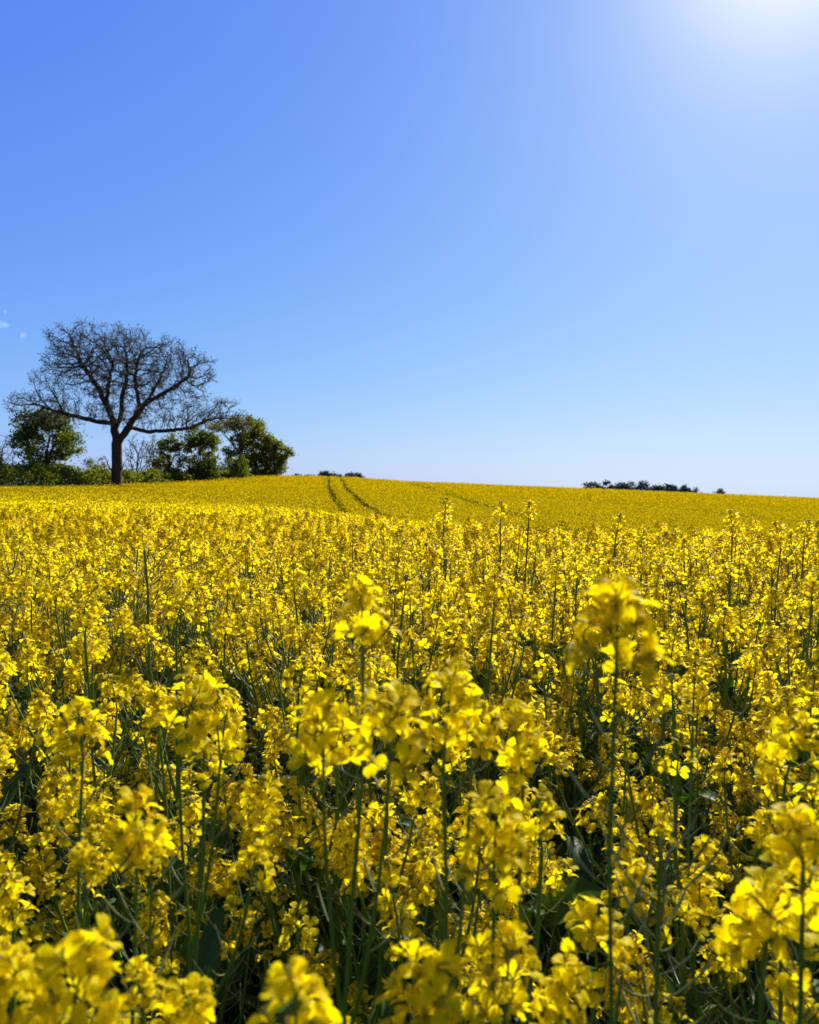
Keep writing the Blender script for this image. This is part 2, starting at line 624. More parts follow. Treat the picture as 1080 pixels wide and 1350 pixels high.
def leaf_cat(seed, L, W, lobed):
    r = np.random.default_rng(seed)
    n = 9
    u = np.linspace(0, 1, n)
    if lobed:
        wd = W * (0.25 + 0.9 * u ** 1.3 * (1.02 - u) ** 0.5 * 1.6) * (1 + 0.25 * np.sin(u * 19 + r.uniform(0, 6)))
    else:
        wd = W * (1.15 - u) ** 0.8 * (0.55 + 0.5 * np.sin(u * 2.6 + 0.4))
    wd[-1] *= 0.25
    droop = r.uniform(0.25, 0.9)
    ang = rad(62) - droop * 1.9 * u
    X = np.concatenate([[0], np.cumsum(np.cos(ang[1:]) * L / (n - 1))])
    Z = np.concatenate([[0], np.cumsum(np.sin(ang[1:]) * L / (n - 1))])
    v = np.array([-1, -0.45, 0, 0.45, 1])
    V = np.stack([np.repeat(X[:, None], 5, 1), wd[:, None] * v[None],
                  Z[:, None] + 0.35 * wd[:, None] * v[None] ** 2 + 0.10 * W * np.sin(u * 14 + seed)[:, None] * v[None] * np.abs(v)[None]], -1)
    i, j = np.meshgrid(np.arange(n - 1), np.arange(4), indexing='ij')
    q = np.stack([i * 5 + j, i * 5 + j + 1, (i + 1) * 5 + j + 1, (i + 1) * 5 + j], -1).reshape(-1, 4)
    mb = MB()
    mb.add(V.reshape(-1, 3), q)
    tube(mb, np.stack([X, 0 * X, Z - 0.0008], -1)[:7], np.linspace(0.0016, 0.0005, 7) * L / 0.12, 4, 0)
    return mb.cat()


LEAVES = []
for k in range(6):
    LEAVES.append(leaf_cat(k, 0.09 + 0.012 * k, 0.016 + 0.002 * k, False))
for k in range(4):
    LEAVES.append(leaf_cat(10 + k, 0.19 + 0.03 * k, 0.042 + 0.006 * k, True))
LEAF_ME = []
for c in LEAVES:
    mb = MB()
    mb.add_cat(c)
    LEAF_ME.append(mb.mesh('leaf', [LEAF]))


# ------------------------------------------------------------------ a rape plant
def plant_plan(r, H, heads=None, nbr=None, pods=1.0, lean=0.065):
    """where the heads are, relative to the foot of the plant"""
    if heads is None:
        top = np.array([r.normal() * lean, r.normal() * lean, H])
        heads = [(top, unit([r.normal() * 0.12, r.normal() * 0.12, 1]), r.uniform(0.98, 1.2))]
        nbr = int(r.integers(7, 11)) if nbr is None else nbr
        a = r.uniform(0, 6.28)
        for k in range(nbr):
            a += 2.4 + r.normal() * 0.3
            d = r.uniform(0.07, 0.20)
            dz = 0.03 + 0.36 * r.random() ** 1.3
            p = np.array([math.cos(a) * d + top[0] * 0.7, math.sin(a) * d + top[1] * 0.7, H - dz])
            heads.append((p, unit([math.cos(a) * 0.28 + r.normal() * 0.1, math.sin(a) * 0.28 + r.normal() * 0.1, 1]), r.uniform(0.85, 1.13)))
    return heads


def plant_stem(r, heads, hi=True, pods=1.0, thick=1.0, barepods=0.0):
    mb = MB()
    n = 14 if hi else 5
    sides = 6 if hi else 3
    p, ax, s = heads[0]
    ctrl = np.array([p[0] * 0.15, p[1] * 0.15, p[2] * 0.55]) + np.array([r.normal(), r.normal(), 0]) * 0.02
    main = bez((0, 0, -0.03), ctrl, p, n)
    if hi:
        main[1:-1, :2] += r.normal(size=(n - 2, 2)) * 0.0022
    tube(mb, main, np.linspace(0.0056, 0.0021, n) * thick, sides, 0)
    curves = [main]
    for (bp, bax, bs) in heads[1:]:
        z0 = max(0.3 * p[2], bp[2] - r.uniform(0.14, 0.34) - 0.4 * np.hypot(*(bp - p)[:2]))
        k = np.interp(z0, main[:, 2], np.arange(n))
        st = np.array([np.interp(k, np.arange(n), main[:, d]) for d in range(3)])
        dv = bp - st
        c = st + dv * 0.5 + np.array([dv[0], dv[1], 0]) * 0.22 - np.array([0, 0, 0.02])
        m_ = 8 if hi else 4
        cv = bez(st, c, bp, m_)
        tube(mb, cv, np.linspace(0.0031, 0.0016, m_) * thick, 5 if hi else 3, 0)
        curves.append(cv)
    if hi:
        for ci, cv in enumerate(curves):
            seg = np.linalg.norm(np.diff(cv, axis=0), axis=1)
            cum = np.concatenate([[0], np.cumsum(seg)])
            Lc = cum[-1]
            npod = int(r.integers(5, 12) * pods)
            reach = min(Lc * 0.75, 0.17 + 0.25 * barepods)
            if ci == 0:
                npod = int(npod * (1 + 1.2 * barepods))
            a = r.uniform(0, 6.28)
            for kk in range(npod):
                dist = Lc - reach * (kk + 0.3) / npod
                st = np.array([np.interp(dist, cum, cv[:, d]) for d in range(3)])
                a += 2.4 + r.normal() * 0.3
                el = rad(r.uniform(8, 35))
                L = r.uniform(0.022, 0.05) * (1 + 0.45 * barepods)
                o = np.array([math.cos(a), math.sin(a), 0])
                mid = st + o * L * 0.6 * math.cos(el) + np.array([0, 0, L * 0.45 * math.sin(el)])
                en = st + o * L * math.cos(el) + np.array([0, 0, L * (math.sin(el) + 0.42)])
                tube(mb, bez(st, mid, en, 5), np.array([0.0005, 0.0005, 0.0010, 0.0010, 0.0003]) * (1 + 0.3 * barepods), 4, 1)
    return mb, curves


def plant_leaves(r, curves, H, n_up=4, n_low=2):
    out = []
    main = curves[0]
    for k in range(n_up + n_low):
        low = k >= n_up
        z = H * (r.uniform(0.42, 0.80) if not low else r.uniform(0.16, 0.45))
        st = np.array([np.interp(z, main[:, 2], main[:, d]) for d in range(3)])
        out.append((int(r.integers(6, 10)) if low else int(r.integers(0, 6)), st, rotz(r.uniform(0, 6.28)), r.uniform(0.8, 1.2)))
    return out


def build_plant(name, seed, base, heads, label, group, hi_flowers=False, pods=1.0, thick=1.0, barepods=0.0, n_up=4, n_low=2, nfl=None, hl=None):
    r = np.random.default_rng(seed)
    root = empty(name, base, label, 'rape plant', group)
    H = heads[0][0][2]
    mb, curves = plant_stem(r, heads, True, pods, thick, barepods)
    link('stem', mb.mesh('stem', [STEM, POD]), root)
    for k, (p, ax, s) in enumerate(heads):
        F = frame(ax, r.uniform(0, 6.28))
        if hi_flowers:
            hb, fl, Lh = head_layout(int(seed * 31 + k), nfl, hl, 1.22)
            ho = link('flower_head', hb.mesh('flower_head', HMATS), root, mat4(F, p, s))
            for (fp, FF, fs, fk) in fl:
                link('flower', FLOWER_ME[fk], ho, mat4(FF, fp, fs))
        else:
            link('flower_head', HEADS[int(r.integers(0, NHEAD))][0], root, mat4(F, p, s))
    for (li, st, M, s) in plant_leaves(r, curves, H, n_up, n_low):
        link('leaf', LEAF_ME[li], root, mat4(M, st, s))
    return root


FLOWER_ME = []
for c in FL_HI:
    mb = MB()
    mb.add_cat(c)
    FLOWER_ME.append(mb.mesh('flower', FLMATS))

# ------------------------------------------------------------------ the plants one can point to in the photograph
# (head centres: photo px, row, forward distance, head size) ; first one is the main stem
HG = 'rape plants that stand out near the viewer'
HERO = [
    # heads, label, options
    ([(812, 815, 0.50, 1.02)],
     'soft blurred yellow flower head standing alone and tall on the right', dict(hi=1, nfl=19, hl=0.050, thick=0.8)),
    ([(478, 785, 0.66, 0.80), (425, 955, 0.62, 0.95), (512, 945, 0.60, 1.0)],
     'tall central plant, its top head on a long dark stem above two broad heads', dict(hi=1)),
    ([(585, 925, 0.66, 0.98), (622, 950, 0.70, 0.8)],
     'broad head just right of the tall central plant, its dark stem seen through the petals', dict(hi=1)),
    ([(690, 958, 0.70, 1.0)], 'rounded head standing beneath and left of the blurred tall head', dict(hi=1)),
    ([(180, 1075, 0.64, 0.9), (112, 1128, 0.60, 0.4), (200, 1118, 0.62, 0.5)],
     'large head over a dark gap at the left with two single drooping blooms beside it', dict(hi=1)),
    ([(88, 1292, 0.45, 0.95), (18, 1288, 0.48, 0.62)], 'very close blurred flower column in the bottom left corner', dict(hi=1, nfl=17, hl=0.075)),
    ([(232, 1300, 0.56, 0.80), (188, 1290, 0.58, 0.5)], 'close head in sharp light just right of the corner flower column', dict(hi=1)),
    ([(395, 1350, 0.42, 0.82)], 'blurred flower cluster cut by the bottom edge left of the middle', dict(hi=1, nfl=12)),
    ([(555, 1310, 0.50, 1.02)], 'large soft flower cluster at the bottom edge in the middle', dict(hi=1, nfl=15)),
    ([(652, 1100, 0.60, 0.95)], 'open head with long petals above a dark hollow right of the middle', dict(hi=1)),
    ([(1060, 1090, 0.54, 1.0)], 'big bright head cut by the right edge', dict(hi=1)),
    ([(1008, 1178, 0.60, 1.1)], 'wide head below the bright one at the right edge', dict(hi=1)),
    ([(665, 1278, 0.60, 0.95), (735, 1315, 0.62, 0.8)], 'dull yellow half shaded heads right of the bottom cluster', dict(hi=1)),
    ([(790, 1225, 0.70, 1.0), (830, 1150, 0.85, 0.9)], 'pair of loose heads beside the pale podded stalk', dict(hi=1)),
    ([(235, 930, 0.80, 1.05), (290, 950, 0.82, 0.85)], 'broad pale head rising over the left part of the near rows', dict(hi=1)),
    ([(108, 950, 0.82, 1.0)], 'upright head with three large top blooms in the left near rows', dict(hi=1)),
    ([(1035, 970, 0.80, 1.05)], 'wide bright head near the right edge above the dark hollow', dict(hi=1)),
    ([(893, 985, 1.0, 0.9), (915, 880, 1.25, 0.9)], 'small narrow head over the darkest leaves right of the blurred head', dict()),
    ([(872, 1085, 0.62, 0.35)], 'stalk with its flowers gone and pale curved pods, at the bottom right', dict(bare=0.9, pods=2.6)),
    ([(190, 705, 2.0, 0.75)], 'tall nearly bare stalk with branching dark pods rising at the left', dict(bare=1.8, pods=2.5, thick=1.4)),
    ([(585, 668, 2.4, 1.05), (588, 712, 2.4, 0.95), (572, 735, 2.45, 0.9)], 'tall plant whose small round top breaks the far hillside right of the centre', dict()),
    ([(660, 668, 2.4, 0.95), (684, 700, 2.45, 1.0)], 'tall plant left of the pair of small round tops against the hillside', dict()),
    ([(697, 668, 2.4, 0.95), (706, 712, 2.45, 0.9)], 'slim leaning plant, right one of the pair of small tops against the hillside', dict()),
    ([(812, 686, 2.5, 1.05), (798, 735, 2.6, 0.9)], 'leaning plant topping the middle rows above the blurred head', dict()),
    ([(966, 682, 2.4, 1.0), (975, 730, 2.5, 0.9)], 'tall slim plant standing above its neighbours in front of the right hillside', dict()),
    ([(1030, 698, 2.4, 1.05), (1018, 730, 2.4, 1.0)], 'left one of two tall plants close to the right edge against the hillside', dict()),
    ([(1060, 694, 2.3, 1.1), (1072, 750, 2.4, 0.9)], 'right one of two tall plants close to the right edge against the hillside', dict()),
    ([(470, 905, 1.1, 0.9), (360, 800, 1.9, 0.9)], 'plant with a thin forked stem behind the tall central one', dict()),
]
hero_xy = []
for k, (hd, label, op) in enumerate(HERO):
    P = [at(a, b, c) for (a, b, c, d) in hd]
    r = np.random.default_rng(900 + k)
    foot = np.array([P[0][0] + r.normal() * 0.02, P[0][1] + abs(r.normal()) * 0.03 + 0.03, 0.0])
    foot[2] = ground_z(foot[0], foot[1])
    heads = []
    for (p, (a, b, c, s)) in zip(P, hd):
        Lh = op.get('hl', 0.062) * s
        heads.append((p - foot - np.array([0, 0, Lh * 0.72 + 0.006 * s]), unit([r.normal() * 0.1, r.normal() * 0.1, 1]), s))
    build_plant('rape_plant', 900 + k, foot, heads, label, HG, bool(op.get('hi')), op.get('pods', 1.0), op.get('thick', 1.0) * (0.72 if hd[0][2] < 1 else 1), op.get('bare', 0.0), 3, 1,
                op.get('nfl', 13), op.get('hl'))
    hero_xy.append(foot[:2])

# ------------------------------------------------------------------ the near rows, plant by plant
N_IND = 300 - len(HERO)
BANDS = [
    ('flowering rape plant in the nearest packed rows, its single petals visible', 'rape plants of the nearest rows'),
    ('flowering rape plant in the packed middle rows, small heads on thin stems', 'rape plants of the middle rows'),
    ('small flowering rape plant in the last rows whose stems still show', 'rape plants of the last clear rows'),
]
protos = []
for k in range(14):
    r = np.random.default_rng(3000 + k)
    H = 1.08 + 0.30 * (k / 13.0)
    heads = plant_plan(r, H)
    root = build_plant('rape_plant', 3000 + k, (0, 0, 0), heads, BANDS[0][0], BANDS[0][1])
    protos.append([root, H, False])


def top_height(x, y, r):
    """height of the crop: a little lower right in front of the viewer"""
    base = np.interp(y, [0.8, 1.2, 2.0, 3.5, 6.0], [1.15, 1.20, 1.26, 1.28, 1.24])
    return base + r.normal() * 0.055 * (1 if y < 3 else 0.8)


pts = []
r = np.random.default_rng(42)
Y1 = 3.95
tries = 0
while len(pts) < N_IND and tries < 60000:
    tries += 1
    y = math.sqrt(r.uniform(0.80 ** 2, Y1 ** 2))
    x = r.uniform(-0.57, 0.57) * y
    md = 0.10 + 0.03 * (y / 4)
    if any((x - a) ** 2 + (y - b) ** 2 < md * md for a, b in pts):
        continue
    if any((x - a) ** 2 + (y - b) ** 2 < 0.006 for a, b in hero_xy):
        continue
    pts.append((x, y))
print('near plants', len(pts))
for (x, y) in pts:
    h = top_height(x, y, r)
    band = 0 if y < 1.7 else (1 if y < 3.1 else 2)
    order = sorted(range(len(protos)), key=lambda i: abs(protos[i][1] - h) + r.uniform(0, 0.10))
    pr = protos[order[0]]
    root = pr[0]
    sc = h / pr[1]
    M = mat4(rotz(r.uniform(0, 6.28)), (x, y, ground_z(x, y)), sc)
    if not pr[2]:
        pr[2] = True
        o = root
    else:
        o = root.copy()
        C.objects.link(o)
        for ch in root.children:
            c = ch.copy()
            C.objects.link(c)
            c.parent = o
    o.matrix_world = M
    o['label'], o['group'] = BANDS[band]
for pr in protos:
    if not pr[2]:
        for ch in list(pr[0].children):
            bpy.data.objects.remove(ch)
        bpy.data.objects.remove(pr[0])

# ------------------------------------------------------------------ the rest of the crop: one object
crop = MB()      # materials: 0 petal, 1 stem, 2 bud, 3 leaf, 4 far yellow with canopy shade in its colour, 5 dry stalk, 6 pod


def remap(c, table):
    v, q, mq, t, mt = c
    T = np.array(table)
    return (v, q, T[mq] if len(mq) else mq, t, T[mt] if len(mt) else mt)


LOWPL = []
for k in range(14):
    r = np.random.default_rng(4000 + k)
    H = 1.25
    heads = plant_plan(r, H, nbr=int(r.integers(5, 8)))
    mb, curves = plant_stem(r, heads, False)
    full = MB()
    full.add_cat(remap(mb.cat(), [1, 6, 1]))
    for (p, ax, s) in heads:
        c, Lh = HEAD_LO[int(r.integers(0, 8))]
        full.add_cat(c if r.random() < 0.55 else remap(c, [4, 1, 2]), frame(ax, r.uniform(0, 6.28)) * s, p)
    for (li, st, M, s) in plant_leaves(r, curves, H, 2, 1):
        full.add_cat(remap(LEAVES[li], [3]), M * s, st)
    LOWPL.append(full.cat())


def scatter_plants(x, y, hs):
    z = ground_z(x, y)
    kind = rng.integers(0, len(LOWPL), len(x))
    for k in range(len(LOWPL)):
        sel = kind == k
        n = int(sel.sum())
        sc = hs[sel] / 1.25
        crop.add_many(LOWPL[k], rotz(rng.uniform(0, 6.28, n)) * sc[:, None, None], np.stack([x[sel], y[sel], z[sel]], -1))


def wedge(n, y0, y1, tmax, tmin=0.0):
    y = np.sqrt(rng.uniform(y0 ** 2, y1 ** 2, n))
    t = rng.uniform(tmin, tmax, n) * np.where(rng.random(n) < 0.5, -1, 1)
    return t * y, y


# beside the near rows, out of the frame
x, y = wedge(330, 0.9, 4.7, 1.1, 0.60)
scatter_plants(x, y, 1.24 + 0.07 * rng.normal(size=len(x)))
x, y = wedge(2500, Y1 + 0.02, 10.5, 0.66)
scatter_plants(x, y, 1.21 + 0.05 * rng.normal(size=len(x)))

# leaves and thin stalks between the plants
x, y = wedge(5200, 0.35, 5.0, 0.85)
hz = rng.uniform(0.05, 0.95, len(x)) * 0.92
kind = rng.integers(0, 10, len(x))
for k in range(10):
    s = kind == k
    n = int(s.sum())
    tilt = np.array([frame(unit([rng.normal() * 0.35, rng.normal() * 0.35, 1]), rng.uniform(0, 6.28)) for _ in range(n)])
    crop.add_many(remap(LEAVES[k], [3]), tilt * rng.uniform(0.7, 1.25, n)[:, None, None], np.stack([x[s], y[s], hz[s]], -1))
x, y = wedge(4200, 5.0, 14.0, 0.7)
hz = ground_z(x, y) + rng.uniform(0.35, 0.95, len(x))
kind = rng.integers(0, 10, len(x))
for k in range(10):
    s = kind == k
    n = int(s.sum())
    crop.add_many(remap(LEAVES[k], [3]), rotz(rng.uniform(0, 6.28, n)) * rng.uniform(0.9, 1.5, n)[:, None, None], np.stack([x[s], y[s], hz[s]], -1))
x, y = wedge(750, 0.85, 4.5, 0.7)
for k in range(len(x)):
    a = rng.uniform(0, 6.28)
    L = rng.uniform(0.08, 0.26)
    z0 = rng.uniform(0.35, 1.0)
    p0 = np.array([x[k], y[k], z0])
    d = np.array([math.cos(a), math.sin(a), rng.uniform(-0.1, 0.5)]) * L
    tube(crop, bez(p0, p0 + d * 0.6 - [0, 0, 0.04], p0 + d + [0, 0, rng.uniform(0.0, 0.1)], 7), np.linspace(0.0012, 0.0005, 7), 4, 5 if rng.random() < 0.35 else 6)
x, y = wedge(700, 0.4, 4.8, 0.8)
for k in range(len(x)):
    h = rng.uniform(0.6, 1.02)
    p1 = np.array([x[k] + rng.normal() * 0.07, y[k] + rng.normal() * 0.07, h])
    tube(crop, bez((x[k], y[k], -0.02), (x[k], y[k], h * 0.5), p1, 5), np.linspace(0.0042, 0.0016, 5), 4, 1)

# flower heads further out, ever coarser
def head_bits(nq, size, spread, up, fresh=0.0):
    mb = MB()
    for k in range(nq):
        p = rng.normal(size=3) * spread
        F = frame(unit(rng.normal(size=3) + [0, 0, up]), rng.uniform(0, 6.28))
        s = size * rng.uniform(0.7, 1.25)
        V = np.array([(-1, -0.5, 0), (0, -1, 0.25), (1, 0.2, 0), (0.1, 1, 0.3)]) * s
        mb.add(V @ F.T + p, [(0, 1, 2, 3)], None, 7 if k % 5 == 4 else (0 if rng.random() < fresh else 4))
    return mb.cat()


def streak(x, y):
    """how thick the crop stands, -1 to 1: long thin and thick strips across the hill"""
    return np.sin(y * 0.55 + 1.5 * np.sin(x * 0.05)) * 0.4 + np.sin(y * 1.7 + x * 0.13 + 2 * np.sin(x * 0.11)) * 0.35 + np.sin(x * 0.31 + y * 0.21) * 0.25


def scatter_heads(n, y0, y1, tmax, variants, hmean, hsd, scl=(0.85, 1.2)):
    x, y = wedge(n, y0, y1, tmax)
    ok = in_field(x, y) & ~track_mask(x, y) & ((y < 30) | (rng.random(len(x)) < 0.62 + 0.5 * streak(x, y)))
    x, y = x[ok], y[ok]
    z = ground_z(x, y) + hmean - np.abs(rng.normal(size=len(x))) * hsd + 0.05
    kind = rng.integers(0, len(variants), len(x))
    for k in range(len(variants)):
        s = kind == k
        m = int(s.sum())
        crop.add_many(variants[k], rotz(rng.uniform(0, 6.28, m)) * rng.uniform(*scl, m)[:, None, None], np.stack([x[s], y[s], z[s]], -1))


scatter_heads(15000, 9.5, 16, 0.66, [head_bits(14, 0.0125, 0.020, 0.4, 0.6) for _ in range(8)], 1.27, 0.16)
scatter_heads(62000, 16, 36, 0.66, [head_bits(8, 0.0155, 0.023, 0.4, 0.25) for _ in range(8)], 1.27, 0.14)
scatter_heads(150000, 36, 92, 0.66, [head_bits(4 + q_ % 2, 0.030, 0.04, 0.5, 0.08) for q_ in range(8)], 1.26, 0.12)
scatter_heads(150000, 92, 168, 0.66, [head_bits(2 + q_ % 4, 0.065, 0.09, 1.0, 0.0) for q_ in range(8)], 1.26, 0.11)

# the closed canopy under those heads
ss = np.linspace(-0.8, 0.8, 1250)
yy = np.geomspace(10.5, 190, 270)
sx, sy = np.meshgrid(ss, yy)
X = sx * sy
tm = track_mask(X, sy)
off = np.interp(sy, [10, 30, 80], [0.36, 0.24, 0.16])
nz = rng.normal(size=X.shape)
nz = (nz + np.roll(nz, 1, 1) + np.roll(nz, 1, 0) + np.roll(nz, -1, 1)) / 2
Z = ground_z(X, sy) + np.where(tm, 0.45 + 0.2 * rng.random(X.shape), 1.22 - off + nz * 0.05)
Z = np.where(in_field(X, sy), Z, ground_z(X, sy) + 0.02)
r_, c_ = X.shape
i, j = np.meshgrid(np.arange(r_ - 1), np.arange(c_ - 1), indexing='ij')
q = np.stack([i * c_ + j, i * c_ + j + 1, (i + 1) * c_ + j + 1, (i + 1) * c_ + j], -1).reshape(-1, 4)
pyel = np.interp(sy[:-1, :-1], [12, 35, 90], [0.05, 0.35, 0.6]) + np.where(sy[:-1, :-1] > 30, 0.18, 0) * streak(X, sy)[:-1, :-1]
low = tm[:-1, :-1] | tm[1:, 1:] | tm[:-1, 1:] | tm[1:, :-1] | ~in_field(X, sy)[:-1, :-1]
mq = np.where((rng.random(pyel.shape) < pyel) & ~low, 4, 7).ravel()
crop.add(np.stack([X, sy, Z], -1).reshape(-1, 3), q, None, mq)
tag(link('rapeseed_crop', crop.mesh('rapeseed_crop', [PETAL, STEM, BUD, LEAF, FARPETAL, DRY, POD, FARGREEN])),
    'rest of the yellow flowering rape field, running from the clear rows up to the crest', 'crop field', None, 'stuff')


# ------------------------------------------------------------------ trees
def leaf_quads(mb, P, size, m, up=0.3, r=rng):
    K = len(P)
    M = rand_rot(K, r)
    s = size * r.uniform(0.6, 1.3, K)
    base = np.array([(-1, 0, 0), (0, -0.62, 0.12), (1, 0, 0), (0, 0.62, 0.12)])
    V = np.einsum('kij,nj->kni', M, base) * s[:, None, None] + P[:, None]
    Q = np.arange(K * 4).reshape(-1, 4)
    mb.add(V.reshape(-1, 3), Q, None, m)


def colonize(attr, nodes, parents, step, infl, kill, iters, r):
    """grow branches towards the attraction points"""
    N = [np.array(n, float) for n in nodes]
    par = list(parents)
    A = attr.copy()
    near_d = np.full(len(A), 1e9)
    near_i = np.zeros(len(A), int)
    for idx, n in enumerate(N):
        d = np.linalg.norm(A - n, axis=1)
        b = d < near_d
        near_d[b] = d[b]
        near_i[b] = idx
    for it in range(iters):
        if len(A) == 0:
            break
        act = near_d < infl
        if not act.any():
            break
        Aa, ni = A[act], near_i[act]
        arr = np.array(N)
        d = Aa - arr[ni]
        d /= np.linalg.norm(d, axis=1, keepdims=True) + 1e-9
        acc = np.zeros((len(N), 3))
        np.add.at(acc, ni, d)
        grow = np.unique(ni)
        new = []
        for g in grow:
            v = acc[g]
            ln = np.linalg.norm(v)
            if ln < 1e-3:
                v = r.normal(size=3)
                ln = np.linalg.norm(v)
            v = v / ln + r.normal(size=3) * 0.22
            new.append((arr[g] + unit(v) * step, g))
        base = len(N)
        for p, g in new:
            N.append(p)
            par.append(int(g))
        for k, (p, g) in enumerate(new):
            dd = np.linalg.norm(A - p, axis=1)
            b = dd < near_d
            near_d[b] = dd[b]
            near_i[b] = base + k
        keep = near_d > kill
        A, near_d, near_i = A[keep], near_d[keep], near_i[keep]
    return np.array(N), np.array(par)


def ell_points(r, n, c, rx, ry, rz, shell=0.0):
    v = r.normal(size=(n, 3))
    v /= np.linalg.norm(v, axis=1, keepdims=True)
    u = (shell + (1 - shell) * r.random(n)) ** (1 / 3.0)
    return np.array(c) + v * u[:, None] * np.array([rx, ry, rz])


def branch_tubes(mbs, N, par, rad_, limit):
    """thin shoots to mbs[1], limbs to mbs[0]"""
    kids = [[] for _ in N]
    for i_, p in enumerate(par):
        if p >= 0:
            kids[p].append(i_)
    stack = [0]
    while stack:
        s = stack.pop()
        for k in kids[s]:
            chain = [s, k]
            cur = k
            while kids[cur]:
                nxt = max(kids[cur], key=lambda q_: rad_[q_])
                for o in kids[cur]:
                    if o != nxt:
                        pass
                chain.append(nxt)
                for o in kids[cur]:
                    if o != nxt:
                        SIDE.append((cur, o))
                cur = nxt
            emit(mbs, N, rad_, chain, limit)
            while SIDE:
                a, b = SIDE.pop()
                chain = [a, b]
                cur = b
                while kids[cur]:
                    nxt = max(kids[cur], key=lambda q_: rad_[q_])
                    for o in kids[cur]:
                        if o != nxt:
                            SIDE.append((cur, o))
                    chain.append(nxt)
                    cur = nxt
                emit(mbs, N, rad_, chain, limit)


SIDE = []


def emit(mbs, N, rad_, chain, limit):
    P = N[chain]
    R = rad_[chain].copy()
    R[0] = min(R[0], R[1] * 1.15)
    big = R > limit
    nb = int(big.sum())
    if nb >= 2:
        e = min(nb + 1, len(P))
        tube(mbs[0], P[:e], R[:e], 9 if R[0] > 0.2 else 6, 0)
    a = max(0, nb - 1) if nb >= 2 else 0
    if len(P) - a >= 2:
        tube(mbs[1], P[a:], R[a:], 4, 0)


def radii(N, par, tip, expo):
    n = len(N)
    acc = np.zeros(n)
    kids = np.zeros(n, int)
    for i_ in range(n - 1, -1, -1):
        v = acc[i_] if kids[i_] else tip ** expo
        acc[i_] = v
        if par[i_] >= 0:
            acc[par[i_]] += v
            kids[par[i_]] += 1
    return acc ** (1 / expo), kids


# the great bare tree: measured 0.088 m per photo pixel at 95 m
r = np.random.default_rng(21)
OY = 95.0
ob = at(153, 640, OY)
obase = np.array([ob[0], OY, float(ground_z(ob[0], OY))])
lobes = [((0.6, 0, 15.4), 9.0, 7.0, 4.1, 950), ((-3.6, 0, 17.0), 4.4, 4.5, 3.2, 430), ((7.6, 0, 14.4), 4.3, 4.5, 3.0, 420), ((-9.0, 0, 10.2), 3.8, 3.6, 2.2, 260),
         ((9.8, 0, 9.5), 5.0, 4.0, 2.2, 330), ((-6.8, 0, 13.4), 3.0, 3.2, 1.7, 160), ((0.8, 0, 11.6), 6.8, 5.4, 3.4, 650), ((0.8, 0, 16.2), 3.6, 4.5, 3.2, 480), ((0.5, 0, 9.4), 4.2, 4.0, 1.6, 200), ((-5.6, 0, 9.3), 3.2, 3, 1.3, 90), ((14.0, 0, 8.6), 1.8, 2.0, 1.2, 60)]
att = np.concatenate([ell_points(r, n, c, a, b, h) for c, a, b, h, n in lobes])
att = att[att[:, 2] > 7.0]
for c in att[r.integers(0, len(att), 24)]:       # gaps between the sprays of twigs
    att = att[np.linalg.norm((att - c) * [1, 1, 1.3], axis=1) > r.uniform(0.75, 1.35)]
nodes, par = [(0, 0, -0.3)], [-1]


def grow_to(start, pts):
    cur = start
    for p in pts:
        p0 = np.array(nodes[cur])
        p1 = np.array(p, float)
        k = max(1, int(np.linalg.norm(p1 - p0) / 0.45))
        for t in range(1, k + 1):
            q_ = p0 + (p1 - p0) * t / k + (r.normal(size=3) * 0.06 if t < k else 0)
            nodes.append(tuple(q_))
            par.append(cur)
            cur = len(nodes) - 1
    return cur


top = grow_to(0, [(0.05, 0, 2.0), (0.1, 0, 4.4), (0.12, 0.0, 6.5)])
la = grow_to(top, [(-0.2, 0.2, 8.4), (-1.2, 0.5, 10.6), (-2.4, 0.4, 13.0)])
grow_to(la, [(-3.8, 0.2, 15.2)])
grow_to(la - 6, [(-0.6, -0.8, 12.2), (0.3, -1.4, 15.0)])
rb = grow_to(top - 1, [(1.0, 0.2, 7.2), (2.6, -0.3, 9.4), (4.0, 0.4, 11.6), (5.0, 0.5, 13.4)])
grow_to(rb - 6, [(5.8, 0.8, 12.2), (8.0, 1.0, 13.6)])
grow_to(rb - 13, [(3.2, 1.8, 7.5), (5.5, 1.2, 7.6), (8.6, 0.5, 7.9)])
grow_to(top + 4, [(-2.2, -0.6, 8.6), (-4.6, -0.4, 9.2), (-7.2, 0, 9.8)])
grow_to(top + 2, [(0.35, 0.5, 9.0), (0.5, 0.9, 11.5), (1.3, 0.6, 14.2), (1.2, 0.4, 16.0)])
grow_to(rb - 8, [(3.0, -1.2, 11.2), (2.9, -1.6, 13.2), (3.2, -1.5, 15.4)])
N, par2 = colonize(att, nodes, par, 0.38, 6.0, 0.60, 140, r)
ends = np.setdiff1d(np.arange(len(N)), par2[par2 >= 0])
# short side shoots and end tufts
extra, ep = [], []
for i_ in range(len(nodes), len(N)):
    k = 3 if i_ in set() else (4 if r.random() < 0.55 else 2)
    d0 = N[i_] - N[par2[i_]]
    for _ in range(k):
        v = unit(unit(d0) * 0.7 + r.normal(size=3) * 0.75 + [0, 0, 0.25])
        extra.append(N[i_] + v * r.uniform(0.25, 0.6))
        ep.append(i_)
        if r.random() < 0.6:
            extra.append(extra[-1] + unit(v + r.normal(size=3) * 0.7) * r.uniform(0.2, 0.45))
            ep.append(len(N) + len(extra) - 2)
N = np.concatenate([N, np.array(extra)])
par2 = np.concatenate([par2, np.array(ep)])
R_, kids = radii(N, par2, 0.0125, 2.38)
R_ *= 0.60 / R_[2]
R_ = np.maximum(R_, 0.014)
R_[0] *= 1.35
R_[1] *= 1.12
print('oak nodes', len(N))
tr = empty('bare_tree', obase, 'great spreading tree with a dark forked trunk and almost bare crown', 'tree')
